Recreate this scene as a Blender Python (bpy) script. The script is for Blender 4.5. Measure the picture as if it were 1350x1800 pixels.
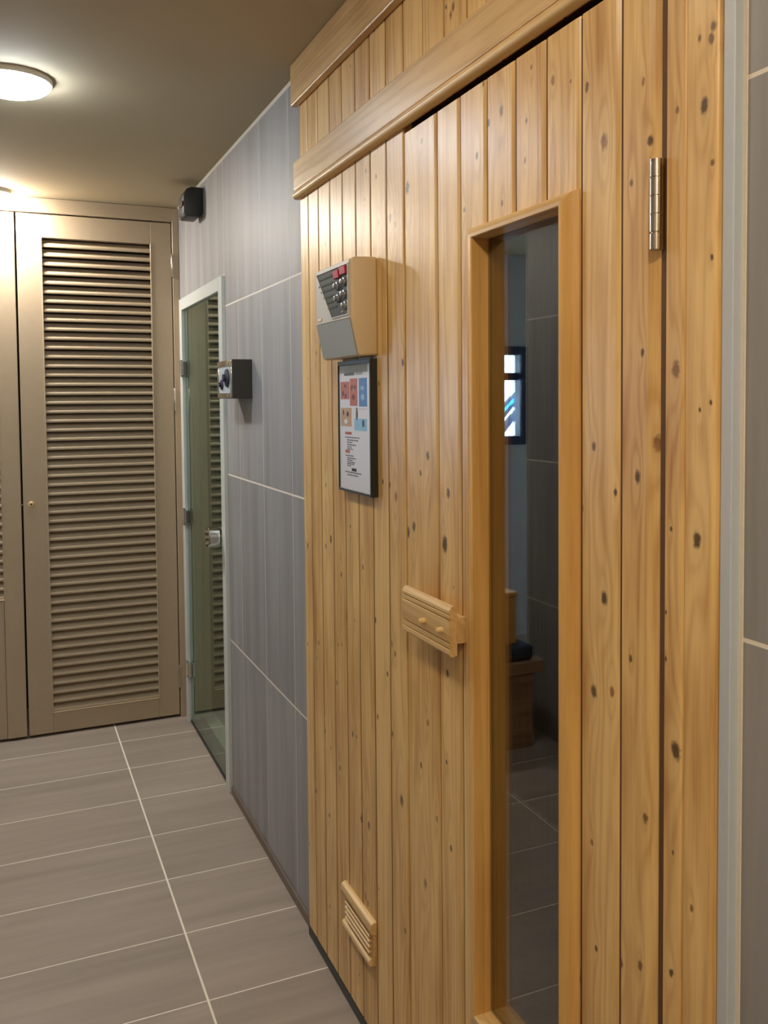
import bpy, bmesh, math, random
from mathutils import Vector, Matrix

random.seed(7)
for o in list(bpy.data.objects):
    bpy.data.objects.remove(o)
scene = bpy.context.scene
COL = scene.collection

# ------------------------------------------------------------------ camera
CAM = Vector((-0.7255, 0.0, 1.43))
F_PX, CX, CY = 1581.7, 714.7, 771.9            # focal length / principal point for a 1350 x 1800 frame
YAW, PIT, ROL = math.radians(24.0412), math.radians(-2.52496), math.radians(-0.44126)
fwd = Vector((math.sin(YAW) * math.cos(PIT), math.cos(YAW) * math.cos(PIT), math.sin(PIT)))
rgt = Vector((math.cos(YAW), -math.sin(YAW), 0.0))
upv = rgt.cross(fwd)
rgt, upv = (math.cos(ROL) * rgt + math.sin(ROL) * upv, -math.sin(ROL) * rgt + math.cos(ROL) * upv)
cam_data = bpy.data.cameras.new('camera')
cam = bpy.data.objects.new('camera', cam_data)
COL.objects.link(cam)
M = Matrix.Identity(4)
for i in range(3):
    M[i][0], M[i][1], M[i][2], M[i][3] = rgt[i], upv[i], -fwd[i], CAM[i]
cam.matrix_world = M
cam_data.sensor_fit = 'VERTICAL'
cam_data.sensor_height = 36.0
cam_data.sensor_width = 27.0
cam_data.lens = 36.0 * F_PX / 1800.0
cam_data.shift_x = (675.0 - CX) / 1800.0
cam_data.shift_y = (CY - 900.0) / 1800.0
cam_data.clip_start = 0.02
cam_data.clip_end = 60
scene.camera = cam

# ------------------------------------------------------------------ world (daylight, only reaches in through the small windows)
world = bpy.data.worlds.new('daylight')
scene.world = world
world.use_nodes = True
bg = world.node_tree.nodes['Background']
bg.inputs['Color'].default_value = (0.62, 0.82, 1.0, 1)
bg.inputs['Strength'].default_value = 16.0

# ------------------------------------------------------------------ exposure / view
scene.view_settings.view_transform = 'Standard'
scene.view_settings.look = 'None'
scene.view_settings.exposure = 0.58
scene.view_settings.gamma = 1.0
scene.view_settings.use_curve_mapping = False

# lamps: (x, y, power scale, colour); those above and behind the viewer are added for brightness; the two nearest the back doors are in the photograph
LAMPS = [(-0.690, 2.625, 1.0, (0.84, 0.93, 1.0)),
         (-0.745, 4.020, 7.0, (1.0, 0.95, 0.86)),
         (-0.690, 1.250, 0.55, (1.0, 0.88, 0.70)),
         (-0.690, -0.10, 1.7, (1.0, 0.81, 0.56)),
         (-0.690, -1.45, 2.0, (1.0, 0.81, 0.56))]
LAMP_STRENGTH = 62.0

# ------------------------------------------------------------------ helpers
def srgb(r, g, b):
    def f(c):
        c /= 255.0
        return c / 12.92 if c <= 0.04045 else ((c + 0.055) / 1.055) ** 2.4
    return (f(r), f(g), f(b), 1.0)


def world_loc(o):
    p = Vector((0, 0, 0))
    while o is not None:
        p += o.location
        o = o.parent
    return p


def empty(name, loc, label=None, category=None, group=None, kind=None):
    o = bpy.data.objects.new(name, None)
    o.empty_display_size = 0.05
    COL.objects.link(o)
    o.location = loc
    tag(o, label, category, group, kind)
    return o


def tag(o, label=None, category=None, group=None, kind=None):
    if label: o['label'] = label
    if category: o['category'] = category
    if group: o['group'] = group
    if kind: o['kind'] = kind
    return o


def obj(name, bm, mat, parent=None, smooth=None):
    """bm holds world coordinates; the object gets its origin at the base of its bounds"""
    xs = [v.co.x for v in bm.verts]; ys = [v.co.y for v in bm.verts]; zs = [v.co.z for v in bm.verts]
    c = Vector(((min(xs) + max(xs)) / 2, (min(ys) + max(ys)) / 2, min(zs)))
    for v in bm.verts:
        v.co -= c
    bmesh.ops.recalc_face_normals(bm, faces=bm.faces)
    me = bpy.data.meshes.new(name)
    bm.to_mesh(me)
    bm.free()
    if smooth is not None:
        for p in me.polygons:
            p.use_smooth = True
        try:
            me.set_sharp_from_angle(angle=math.radians(smooth))
        except Exception:
            pass
    for m in (mat if isinstance(mat, (list, tuple)) else [mat]):
        me.materials.append(m)
    o = bpy.data.objects.new(name, me)
    COL.objects.link(o)
    if parent is not None:
        o.parent = parent
        o.location = c - world_loc(parent)
    else:
        o.location = c
    return o


def add_box(bm, x0, x1, y0, y1, z0, z1, bev=0.0, seg=1):
    vs = [bm.verts.new((x, y, z)) for x in (x0, x1) for y in (y0, y1) for z in (z0, z1)]
    idx = ((0, 1, 3, 2), (4, 6, 7, 5), (0, 4, 5, 1), (2, 3, 7, 6), (0, 2, 6, 4), (1, 5, 7, 3))
    fs = [bm.faces.new([vs[i] for i in f]) for f in idx]
    if bev > 0:
        es = list({e for f in fs for e in f.edges})
        bmesh.ops.bevel(bm, geom=es, offset=bev, segments=seg, profile=0.5, affect='EDGES')
    return bm


def box(x0, x1, y0, y1, z0, z1, bev=0.0, seg=1):
    return add_box(bmesh.new(), x0, x1, y0, y1, z0, z1, bev, seg)


def add_prism(bm, pts, axis, a0, a1, bev=0.0, seg=1):
    """polygon pts (2D) extruded along axis from a0 to a1; pts are the two other axes in xyz order"""
    def mk(p, a):
        if axis == 'x': return (a, p[0], p[1])
        if axis == 'y': return (p[0], a, p[1])
        return (p[0], p[1], a)
    A = [bm.verts.new(mk(p, a0)) for p in pts]
    B = [bm.verts.new(mk(p, a1)) for p in pts]
    n = len(pts)
    fs = [bm.faces.new(A), bm.faces.new(B[::-1])]
    for i in range(n):
        fs.append(bm.faces.new((A[i], A[(i + 1) % n], B[(i + 1) % n], B[i])))
    if bev > 0:
        es = list({e for f in fs for e in f.edges})
        bmesh.ops.bevel(bm, geom=es, offset=bev, segments=seg, profile=0.5, affect='EDGES')
    return bm


def prism(pts, axis, a0, a1, bev=0.0, seg=1):
    return add_prism(bmesh.new(), pts, axis, a0, a1, bev, seg)


def add_lathe(bm, prof, centre, axis='z', n=32):
    """prof: (radius, height) pairs along axis from centre"""
    rings = []
    cx, cy, cz = centre
    for r, h in prof:
        ring = []
        for i in range(n):
            a = 2 * math.pi * i / n
            u, v = r * math.cos(a), r * math.sin(a)
            if axis == 'z': p = (cx + u, cy + v, cz + h)
            elif axis == 'x': p = (cx + h, cy + u, cz + v)
            else: p = (cx + u, cy + h, cz + v)
            ring.append(bm.verts.new(p))
        rings.append(ring)
    for a, b in zip(rings[:-1], rings[1:]):
        for i in range(n):
            bm.faces.new((a[i], a[(i + 1) % n], b[(i + 1) % n], b[i]))
    bm.faces.new(rings[0][::-1])
    bm.faces.new(rings[-1])
    return bm


def lathe(prof, centre, axis='z', n=32):
    return add_lathe(bmesh.new(), prof, centre, axis, n)

# ------------------------------------------------------------------ materials
def new_mat(name):
    m = bpy.data.materials.new(name)
    m.use_nodes = True
    nt = m.node_tree
    return m, nt, nt.nodes['Principled BSDF']


def plain(name, col, rough=0.5, metal=0.0, var=0.0, scale=30.0, spec=0.5, bump=0.0):
    m, nt, p = new_mat(name)
    p.inputs['Base Color'].default_value = col
    p.inputs['Roughness'].default_value = rough
    p.inputs['Metallic'].default_value = metal
    p.inputs['Specular IOR Level'].default_value = spec
    if var > 0 or bump > 0:
        g = nt.nodes.new('ShaderNodeNewGeometry')
        n = nt.nodes.new('ShaderNodeTexNoise')
        n.inputs['Scale'].default_value = scale
        n.inputs['Detail'].default_value = 4
        nt.links.new(g.outputs['Position'], n.inputs['Vector'])
    if var > 0:
        mx = nt.nodes.new('ShaderNodeMix'); mx.data_type = 'RGBA'
        mx.inputs['A'].default_value = tuple(c * (1 - var) for c in col[:3]) + (1,)
        mx.inputs['B'].default_value = tuple(min(1, c * (1 + var)) for c in col[:3]) + (1,)
        nt.links.new(n.outputs['Fac'], mx.inputs['Factor'])
        nt.links.new(mx.outputs['Result'], p.inputs['Base Color'])
    if bump > 0:
        b = nt.nodes.new('ShaderNodeBump'); b.inputs['Strength'].default_value = bump
        b.inputs['Distance'].default_value = 0.002
        nt.links.new(n.outputs['Fac'], b.inputs['Height'])
        nt.links.new(b.outputs['Normal'], p.inputs['Normal'])
    return m


def nmath(nt, op, a, b=None, c=None, clamp=False):
    n = nt.nodes.new('ShaderNodeMath'); n.operation = op; n.use_clamp = clamp
    for i, v in enumerate((a, b, c)):
        if v is None: continue
        if isinstance(v, (int, float)): n.inputs[i].default_value = v
        else: nt.links.new(v, n.inputs[i])
    return n.outputs[0]


NK = 10

def pine(name, axis, light, dark, tint=1.0, knots=True, rough=0.36):
    """pine: growth-ring streaks running along axis, per-board tone (object property seed), knots from object properties k0..k6"""
    m, nt, p = new_mat(name)
    L = nt.links
    g = nt.nodes.new('ShaderNodeNewGeometry')
    s = nt.nodes.new('ShaderNodeSeparateXYZ')
    L.new(g.outputs['Position'], s.inputs[0])
    X, Y, Z = s.outputs
    at = nt.nodes.new('ShaderNodeAttribute'); at.attribute_type = 'OBJECT'; at.attribute_name = 'seed'
    seed = at.outputs['Fac']
    along, across = (Z, Y) if axis == 'z' else (Y, Z)
    if axis == 'x':
        along, across = X, Y
    depth = X if axis != 'x' else Z
    acr = nmath(nt, 'ADD', across, nmath(nt, 'MULTIPLY', depth, 0.8))
    so = nmath(nt, 'MULTIPLY', seed, 17.3)
    # knots
    core = None; bend = None
    if knots:
        wob = nt.nodes.new('ShaderNodeTexNoise')
        wob.inputs['Scale'].default_value = 180.0; wob.inputs['Detail'].default_value = 1
        L.new(g.outputs['Position'], wob.inputs['Vector'])
        wv = nmath(nt, 'MULTIPLY', nmath(nt, 'SUBTRACT', wob.outputs['Fac'], 0.5), 0.9)
        for i in range(NK):
            a = nt.nodes.new('ShaderNodeAttribute'); a.attribute_type = 'OBJECT'; a.attribute_name = 'k%d' % i
            q = nt.nodes.new('ShaderNodeSeparateXYZ'); L.new(a.outputs['Vector'], q.inputs[0])
            rr = nmath(nt, 'MAXIMUM', q.outputs[2], 0.0003)
            dy = nmath(nt, 'DIVIDE', nmath(nt, 'SUBTRACT', across, q.outputs[0]), rr)
            dz = nmath(nt, 'DIVIDE', nmath(nt, 'SUBTRACT', along, q.outputs[1]), nmath(nt, 'MULTIPLY', rr, 1.55))
            d2 = nmath(nt, 'ADD', nmath(nt, 'MULTIPLY', dy, dy), nmath(nt, 'MULTIPLY', dz, dz))
            d = nmath(nt, 'ADD', nmath(nt, 'SQRT', d2), wv)
            c = nmath(nt, 'MULTIPLY', nmath(nt, 'SUBTRACT', 1.35, d), 1.5, clamp=True)
            dz2 = nmath(nt, 'MULTIPLY', dz, 0.4)
            d3 = nmath(nt, 'ADD', nmath(nt, 'MULTIPLY', dy, dy), nmath(nt, 'MULTIPLY', dz2, dz2))
            h = nmath(nt, 'DIVIDE', 1.0, nmath(nt, 'ADD', 1.0, nmath(nt, 'MULTIPLY', d3, 0.22)))
            h = nmath(nt, 'MULTIPLY', h, nmath(nt, 'MULTIPLY', q.outputs[2], 150.0, clamp=True))
            core = c if core is None else nmath(nt, 'MAXIMUM', core, c)
            bend = h if bend is None else nmath(nt, 'MAXIMUM', bend, h)
    # stretched coordinates
    cv = nt.nodes.new('ShaderNodeCombineXYZ')
    L.new(nmath(nt, 'ADD', acr, so), cv.inputs[0])
    L.new(depth, cv.inputs[1])
    L.new(nmath(nt, 'ADD', nmath(nt, 'MULTIPLY', along, 0.045), nmath(nt, 'MULTIPLY', seed, 5.7)), cv.inputs[2])
    n1 = nt.nodes.new('ShaderNodeTexNoise'); n1.inputs['Scale'].default_value = 16; n1.inputs['Detail'].default_value = 2
    L.new(cv.outputs[0], n1.inputs['Vector'])
    ph = nmath(nt, 'ADD', nmath(nt, 'MULTIPLY', acr, 260.0), nmath(nt, 'MULTIPLY', n1.outputs['Fac'], 42.0))
    if bend is not None:
        ph = nmath(nt, 'ADD', ph, nmath(nt, 'MULTIPLY', bend, 17.0))
    ring = nmath(nt, 'MULTIPLY_ADD', nmath(nt, 'SINE', ph), 0.5, 0.5)
    ring = nmath(nt, 'POWER', ring, 1.7)
    n2 = nt.nodes.new('ShaderNodeTexNoise'); n2.inputs['Scale'].default_value = 330; n2.inputs['Detail'].default_value = 3
    L.new(cv.outputs[0], n2.inputs['Vector'])
    n3 = nt.nodes.new('ShaderNodeTexNoise'); n3.inputs['Scale'].default_value = 34; n3.inputs['Detail'].default_value = 3
    L.new(cv.outputs[0], n3.inputs['Vector'])
    # mottling, a little stretched
    cm = nt.nodes.new('ShaderNodeCombineXYZ')
    L.new(nmath(nt, 'ADD', acr, so), cm.inputs[0]); L.new(depth, cm.inputs[1]); L.new(nmath(nt, 'MULTIPLY', along, 0.3), cm.inputs[2])
    n4 = nt.nodes.new('ShaderNodeTexNoise'); n4.inputs['Scale'].default_value = 14; n4.inputs['Detail'].default_value = 3
    L.new(cm.outputs[0], n4.inputs['Vector'])
    f = nmath(nt, 'MULTIPLY', ring, 0.30)
    f = nmath(nt, 'ADD', f, nmath(nt, 'MULTIPLY', nmath(nt, 'SUBTRACT', n2.outputs['Fac'], 0.5), 0.55))
    f = nmath(nt, 'ADD', f, nmath(nt, 'MULTIPLY', nmath(nt, 'SUBTRACT', n3.outputs['Fac'], 0.5), 1.25))
    f = nmath(nt, 'ADD', f, nmath(nt, 'MULTIPLY', nmath(nt, 'SUBTRACT', n4.outputs['Fac'], 0.5), 1.25))
    f = nmath(nt, 'ADD', f, nmath(nt, 'MULTIPLY', nmath(nt, 'SUBTRACT', seed, 0.5), 0.45))
    f = nmath(nt, 'ADD', f, 0.22, clamp=True)
    mx = nt.nodes.new('ShaderNodeMix'); mx.data_type = 'RGBA'
    mx.inputs['A'].default_value = light; mx.inputs['B'].default_value = dark
    L.new(f, mx.inputs['Factor'])
    col = mx.outputs['Result']
    if core is not None:
        m2 = nt.nodes.new('ShaderNodeMix'); m2.data_type = 'RGBA'
        m2.inputs['B'].default_value = srgb(214, 180, 124)
        L.new(nmath(nt, 'MULTIPLY', nmath(nt, 'POWER', bend, 1.6), 0.7), m2.inputs['Factor'])
        L.new(col, m2.inputs['A'])
        m3 = nt.nodes.new('ShaderNodeMix'); m3.data_type = 'RGBA'
        kc = nt.nodes.new('ShaderNodeMix'); kc.data_type = 'RGBA'
        kc.inputs['A'].default_value = srgb(66, 46, 26); kc.inputs['B'].default_value = srgb(150, 104, 60)
        kb = nt.nodes.new('ShaderNodeTexNoise'); kb.inputs['Scale'].default_value = 23; kb.inputs['Detail'].default_value = 0
        L.new(g.outputs['Position'], kb.inputs['Vector'])
        L.new(nmath(nt, 'MULTIPLY_ADD', kb.outputs['Fac'], 3.2, -1.25, clamp=True), kc.inputs['Factor'])
        L.new(kc.outputs['Result'], m3.inputs['B'])
        L.new(nmath(nt, 'MULTIPLY', core, 0.9), m3.inputs['Factor'])
        L.new(m2.outputs['Result'], m3.inputs['A'])
        col = m3.outputs['Result']
    L.new(col, p.inputs['Base Color'])
    p.inputs['Roughness'].default_value = rough
    p.inputs['Specular IOR Level'].default_value = 0.4
    b = nt.nodes.new('ShaderNodeBump'); b.inputs['Strength'].default_value = 0.12; b.inputs['Distance'].default_value = 0.001
    L.new(nmath(nt, 'ADD', n2.outputs['Fac'], nmath(nt, 'MULTIPLY', ring, 0.6)), b.inputs['Height'])
    L.new(b.outputs['Normal'], p.inputs['Normal'])
    return m


def stone_tile(name, base, axis, rough=0.38, amp=0.16):
    """porcelain with long soft streaks along axis; a little tone change from tile to tile"""
    m, nt, p = new_mat(name)
    L = nt.links
    g = nt.nodes.new('ShaderNodeNewGeometry')
    oi = nt.nodes.new('ShaderNodeObjectInfo')
    mp = nt.nodes.new('ShaderNodeMapping')
    sc = {'z': (14, 14, 1.1), 'x': (1.3, 16, 14), 'y': (14, 1.2, 14)}[axis]
    mp.inputs['Scale'].default_value = sc
    L.new(g.outputs['Position'], mp.inputs['Vector'])
    va = nt.nodes.new('ShaderNodeVectorMath'); va.operation = 'ADD'
    cr = nt.nodes.new('ShaderNodeCombineXYZ')
    r20 = nmath(nt, 'MULTIPLY', oi.outputs['Random'], 40.0)
    for i in range(3): L.new(r20, cr.inputs[i])
    L.new(mp.outputs[0], va.inputs[0]); L.new(cr.outputs[0], va.inputs[1])
    n1 = nt.nodes.new('ShaderNodeTexNoise'); n1.inputs['Scale'].default_value = 1.0; n1.inputs['Detail'].default_value = 5
    n1.inputs['Roughness'].default_value = 0.6
    L.new(va.outputs[0], n1.inputs['Vector'])
    n2 = nt.nodes.new('ShaderNodeTexNoise'); n2.inputs['Scale'].default_value = 700; n2.inputs['Detail'].default_value = 1
    L.new(g.outputs['Position'], n2.inputs['Vector'])
    f = nmath(nt, 'ADD', nmath(nt, 'MULTIPLY', nmath(nt, 'SUBTRACT', n1.outputs['Fac'], 0.5), 2.6),
              nmath(nt, 'MULTIPLY', nmath(nt, 'SUBTRACT', n2.outputs['Fac'], 0.5), 0.7))
    f = nmath(nt, 'ADD', f, nmath(nt, 'MULTIPLY', nmath(nt, 'SUBTRACT', oi.outputs['Random'], 0.5), 0.35))
    f = nmath(nt, 'ADD', f, 0.5, clamp=True)
    mx = nt.nodes.new('ShaderNodeMix'); mx.data_type = 'RGBA'
    mx.inputs['A'].default_value = tuple(c * (1 - amp) for c in base[:3]) + (1,)
    mx.inputs['B'].default_value = tuple(c * (1 + amp) for c in base[:3]) + (1,)
    L.new(f, mx.inputs['Factor'])
    L.new(mx.outputs['Result'], p.inputs['Base Color'])
    p.inputs['Roughness'].default_value = rough
    p.inputs['Specular IOR Level'].default_value = 0.32
    return m


def glass(name, tint, ior=1.5, refl=(0.95, 0.97, 0.96, 1)):
    """thin architectural pane: Fresnel reflection over tinted straight transmission"""
    m, nt, p = new_mat(name)
    nt.nodes.remove(p)
    L = nt.links
    out = nt.nodes['Material Output']
    g = nt.nodes.new('ShaderNodeNewGeometry')
    io = nmath(nt, 'ADD', ior, nmath(nt, 'MULTIPLY', g.outputs['Backfacing'], 1.0 / ior - ior))
    fr = nt.nodes.new('ShaderNodeFresnel')
    L.new(io, fr.inputs['IOR'])
    t = nt.nodes.new('ShaderNodeBsdfTransparent'); t.inputs['Color'].default_value = tint
    gl = nt.nodes.new('ShaderNodeBsdfGlossy'); gl.inputs['Roughness'].default_value = 0.0
    gl.inputs['Color'].default_value = refl
    ms = nt.nodes.new('ShaderNodeMixShader')
    L.new(fr.outputs[0], ms.inputs[0]); L.new(t.outputs[0], ms.inputs[1]); L.new(gl.outputs[0], ms.inputs[2])
    L.new(ms.outputs[0], out.inputs['Surface'])
    return m


def emitter(name, col, strength):
    m, nt, p = new_mat(name)
    p.inputs['Base Color'].default_value = (0.8, 0.8, 0.8, 1)
    p.inputs['Emission Color'].default_value = tuple(col) + (1,)
    p.inputs['Emission Strength'].default_value = strength
    return m


PINE_L, PINE_D = srgb(228, 190, 126), srgb(174, 122, 62)
MAT = {
    'pine_v': pine('pine_upright', 'z', PINE_L, PINE_D),
    'pine_h': pine('pine_level', 'y', srgb(214, 180, 128), srgb(170, 128, 78), knots=True),
    'pine_c': pine('pine_clear', 'z', srgb(222, 176, 104), srgb(186, 134, 68), knots=False),
    'pine_ch': pine('pine_clear_level', 'y', srgb(222, 188, 132), srgb(184, 144, 90), knots=False),
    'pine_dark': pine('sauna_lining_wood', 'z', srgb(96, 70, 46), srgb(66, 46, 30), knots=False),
    'shade_strip': plain('shade_strip_brown', srgb(92, 60, 30), 0.8, var=0.25, scale=60),  # dark brown stands in for the shade between boards
    'bench_wood': pine('bench_wood', 'x', srgb(168, 138, 106), srgb(130, 100, 72), knots=False),
    'wall_tile': stone_tile('wall_porcelain', srgb(146, 144, 144), 'z', 0.52, 0.17),
    'floor_tile': stone_tile('floor_porcelain', srgb(149, 136, 125), 'x', 0.42, 0.14),
    'grout': plain('grout', srgb(226, 218, 204), 0.9, var=0.08, scale=120),
    'skirting': plain('skirting_porcelain', srgb(112, 98, 86), 0.5, var=0.15, scale=25),
    'sealant': plain('grey_sealant', srgb(70, 70, 68), 0.7, var=0.3, scale=60),
    'ceiling': plain('ceiling_paint', srgb(184, 170, 142), 0.85, var=0.03, scale=8),
    'bead': plain('white_bead', srgb(215, 212, 200), 0.5),
    'champagne': plain('champagne_paint', srgb(166, 147, 122), 0.36, var=0.05, scale=40, bump=0.05),
    'champagne_slat': plain('champagne_slat_paint', srgb(172, 153, 128), 0.26, var=0.04, scale=40),
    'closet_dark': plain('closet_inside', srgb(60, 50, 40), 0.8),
    'steel': plain('brushed_steel', srgb(190, 180, 168), 0.22, 1.0, var=0.08, scale=200),
    'chrome': plain('chrome', srgb(215, 215, 212), 0.08, 1.0),
    'silver_knob': plain('silver_knob', srgb(150, 152, 156), 0.3, 0.6),
    'brass': plain('brass', srgb(226, 198, 150), 0.4, 0.7),
    'white_alu': plain('white_aluminium', srgb(196, 200, 196), 0.35, 0.0),
    'grey_alu': plain('grey_aluminium', srgb(186, 194, 206), 0.45, 0.0, var=0.05, scale=90),
    'black_plastic': plain('black_plastic', srgb(38, 40, 39), 0.45, var=0.1, scale=300),
    'box_grey': plain('dark_grey_plastic', srgb(50, 49, 47), 0.5, var=0.08, scale=400),
    'beige_plastic': plain('beige_plastic', srgb(205, 182, 146), 0.45, var=0.03, scale=500, bump=0.05),
    'grey_plastic': plain('light_grey_plastic', srgb(190, 187, 180), 0.42, var=0.03, scale=500),
    'cover_grey': plain('grey_cover_plastic', srgb(150, 150, 143), 0.5, var=0.05, scale=700),
    'smoke_plate': plain('smoked_plate', srgb(32, 38, 34), 0.6, spec=0.3),
    'smoke_rib': plain('smoked_rib', srgb(70, 78, 70), 0.75, spec=0.2),
    'red_switch': plain('red_switch', srgb(190, 40, 58), 0.3),
    'lens_red': plain('dark_red_lens', srgb(74, 36, 26), 0.4),
    'paper': plain('paper', srgb(214, 213, 220), 0.35),
    'frame_black': plain('black_frame', srgb(34, 36, 36), 0.4),
    'ink': plain('print_ink', srgb(92, 94, 104), 0.6),
    'ink_black': plain('print_black', srgb(34, 38, 58), 0.6),
    'print_red': plain('print_red', srgb(176, 98, 84), 0.5, var=0.25, scale=90),
    'print_dark': plain('print_dark_red', srgb(104, 52, 48), 0.5),
    'print_blue': plain('print_blue', srgb(78, 122, 186), 0.5, var=0.22, scale=90),
    'print_sky': plain('print_sky', srgb(136, 182, 214), 0.5, var=0.15, scale=90),
    'print_tan': plain('print_tan', srgb(186, 150, 116), 0.5, var=0.2, scale=110),
    'print_grey': plain('print_grey', srgb(168, 174, 174), 0.5, var=0.1, scale=60),
    'screen': plain('pale_plate', srgb(186, 198, 206), 0.25),
    'door_glass': glass('sauna_glass', (0.80, 0.78, 0.72, 1), ior=1.85),
    'steam_glass': glass('steam_glass', (0.74, 0.82, 0.76, 1), ior=1.9, refl=(0.88, 0.97, 0.94, 1)),
    'pane': glass('window_glass', (0.93, 0.97, 0.97, 1)),
    'towel': plain('navy_towel', srgb(44, 58, 78), 0.95, var=0.2, scale=150, bump=0.4),
    'white_wall': plain('white_plaster', srgb(214, 216, 218), 0.8, var=0.03),
    'cyan': plain('cyan_strip', srgb(60, 190, 225), 0.5),
    'navy': plain('navy_frame', srgb(42, 56, 92), 0.5),
    'etched': plain('etched_mark', srgb(178, 178, 170), 0.6),
    'lamp_rim': plain('lamp_rim_white', srgb(225, 222, 212), 0.4),
}

# ================================================================== THE SETTING
CEIL = 2.285
ROWS_Z = [0.0, 0.567, 1.167, 1.767, CEIL]
XL = -1.338                                      # left corridor wall
YB = 4.109                                       # plane of the louvred doors

# ---- floor: grout bed with one tile object per tile
bm = box(-2.75, 0.12, -2.65, 4.85, -0.08, -0.0006)
floor = tag(obj('floor', bm, MAT['grout']), 'grey brown porcelain tile floor with pale grout lines', None, kind='structure')
col_x = [-2.7, -2.117, -1.517, -0.917, -0.317, 0.0]
row_y = [2.104 + 0.2985 * k for k in range(-16, 10)]
tile_cache = {}
def floor_tile(x0, x1, y0, y1):
    g = 0.0027
    bm = box(x0 + g, x1 - (g if x1 < -0.01 else 0.0), y0 + g * 0.75, y1 - g * 0.75, -0.006, 0.0, 0.0005)
    return obj('tile', bm, MAT['floor_tile'], floor)
for i in range(len(row_y) - 1):
    y0, y1 = row_y[i], row_y[i + 1]
    if y0 > 4.7: continue
    for j in range(len(col_x) - 1):
        x0, x1 = col_x[j], col_x[j + 1]
        if x1 <= XL - 0.15 and y1 < 3.2: continue
        if x0 > XL - 0.15 and y0 > YB + 0.1 and x0 > -1.4: continue
        floor_tile(max(x0, -2.6) if x1 <= XL else x0, x1, y0, min(y1, 4.66))

# ---- right wall (tile to the left and to the right of the sauna, and above the glass door)
bm = bmesh.new()
add_box(bm, 0.0003, 0.10, -2.6, 0.745, 0, CEIL)
add_box(bm, -0.0010, 0.0020, 0.7345, 0.7395, 0, CEIL)
add_box(bm, 0.0003, 0.10, 2.238, 3.215, 0, CEIL)
add_box(bm, 0.0003, 0.10, 3.215, 4.55, 1.85, CEIL)
add_box(bm, 0.0003, 0.10, 4.045, 4.55, 0, 1.85)
wall_r = tag(obj('wall_right', bm, MAT['grout']), 'grey porcelain tiled wall with thin upright joints beside the sauna', None, kind='structure')
def wall_tile(parent, x_face, inward, y0, y1, z0, z1, gy=0.0018, gz=0.0026):
    xa, xb = (x_face, x_face + 0.006) if inward < 0 else (x_face - 0.006, x_face)
    return obj('tile', box(xa, xb, y0 + gy, y1 - gy, z0 + gz, z1 - gz, 0.0002), MAT['wall_tile'], parent)
seams_left = [2.243, 2.408, 2.711, 3.014, 3.206]
for k in range(len(seams_left) - 1):
    for r in range(4):
        wall_tile(wall_r, 0.0, -1, seams_left[k], seams_left[k + 1], ROWS_Z[r], ROWS_Z[r + 1])
for y0, y1 in ((3.206, 3.317), (3.317, 3.62), (3.62, 3.923), (3.923, YB - 0.004)):
    wall_tile(wall_r, 0.0, -1, y0, y1, 1.878, CEIL)
ys = [0.7355 - 0.3 * k for k in range(11)]
for k in range(10):
    for r in range(4):
        wall_tile(wall_r, 0.0, -1, ys[k + 1], ys[k], ROWS_Z[r], ROWS_Z[r + 1])

# low skirting strip along the tiled part, and a dark sealed joint under the sauna boards
tag(obj('baseboard_right', box(-0.007, 0.0, 2.262, 3.2, 0.0, 0.030, 0.002), MAT['skirting']),
    'low brown grey skirting strip at the foot of the tiled wall', None, kind='structure')

# ---- left wall of the corridor (seen only mirrored in the sauna window)
bm = box(XL - 0.10, XL - 0.0003, -2.6, 3.342, 0, CEIL)
wall_l = tag(obj('wall_left', bm, MAT['grout']), 'grey tiled wall across the corridor mirrored in the sauna window', None, kind='structure')
ysl = [3.340 - 0.3 * k for k in range(21)]
for k in range(20):
    for r in range(4):
        wall_tile(wall_l, XL, 1, ysl[k + 1], ysl[k], ROWS_Z[r], ROWS_Z[r + 1])

# ---- rear wall, closet behind the louvres, side room with its window
tag(obj('wall_rear', box(-1.45, 0.10, -2.70, -2.60, 0, CEIL), MAT['wall_tile']), 'tiled end wall behind the viewer', None, kind='structure')
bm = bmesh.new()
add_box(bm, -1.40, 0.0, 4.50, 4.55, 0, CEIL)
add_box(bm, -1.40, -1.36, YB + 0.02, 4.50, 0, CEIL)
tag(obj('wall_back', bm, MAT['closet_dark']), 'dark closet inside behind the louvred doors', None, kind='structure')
WX0, WX1, WZ0, WZ1 = -2.096, -1.50, 1.205, 1.69
YW = 4.66
bm = bmesh.new()
add_box(bm, -2.70, -1.36, YW, YW + 0.14, 0, WZ0 - 0.05)
add_box(bm, -2.70, -1.36, YW, YW + 0.14, WZ1 + 0.05, CEIL)
add_box(bm, -2.70, WX0 - 0.05, YW, YW + 0.14, WZ0 - 0.05, WZ1 + 0.05)
add_box(bm, WX1 + 0.05, -1.36, YW, YW + 0.14, WZ0 - 0.05, WZ1 + 0.05)
tag(obj('wall_alcove_end', bm, MAT['white_wall']), 'pale plaster wall of the side room around the small window', None, kind='structure')
tag(obj('wall_alcove_side', box(-2.75, -2.62, 3.24, YW, 0, CEIL), MAT['white_wall']), 'pale side wall of the side room', None, kind='structure')
tag(obj('wall_alcove_near', box(-2.70, XL - 0.10, 3.24, 3.34, 0, CEIL), MAT['white_wall']), 'pale near wall of the side room', None, kind='structure')
win = empty('window_1', ((WX0 + WX1) / 2, YW, WZ0), 'small blue framed daylight window mirrored in the sauna glass', None, kind='structure')
bm = bmesh.new()
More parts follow.
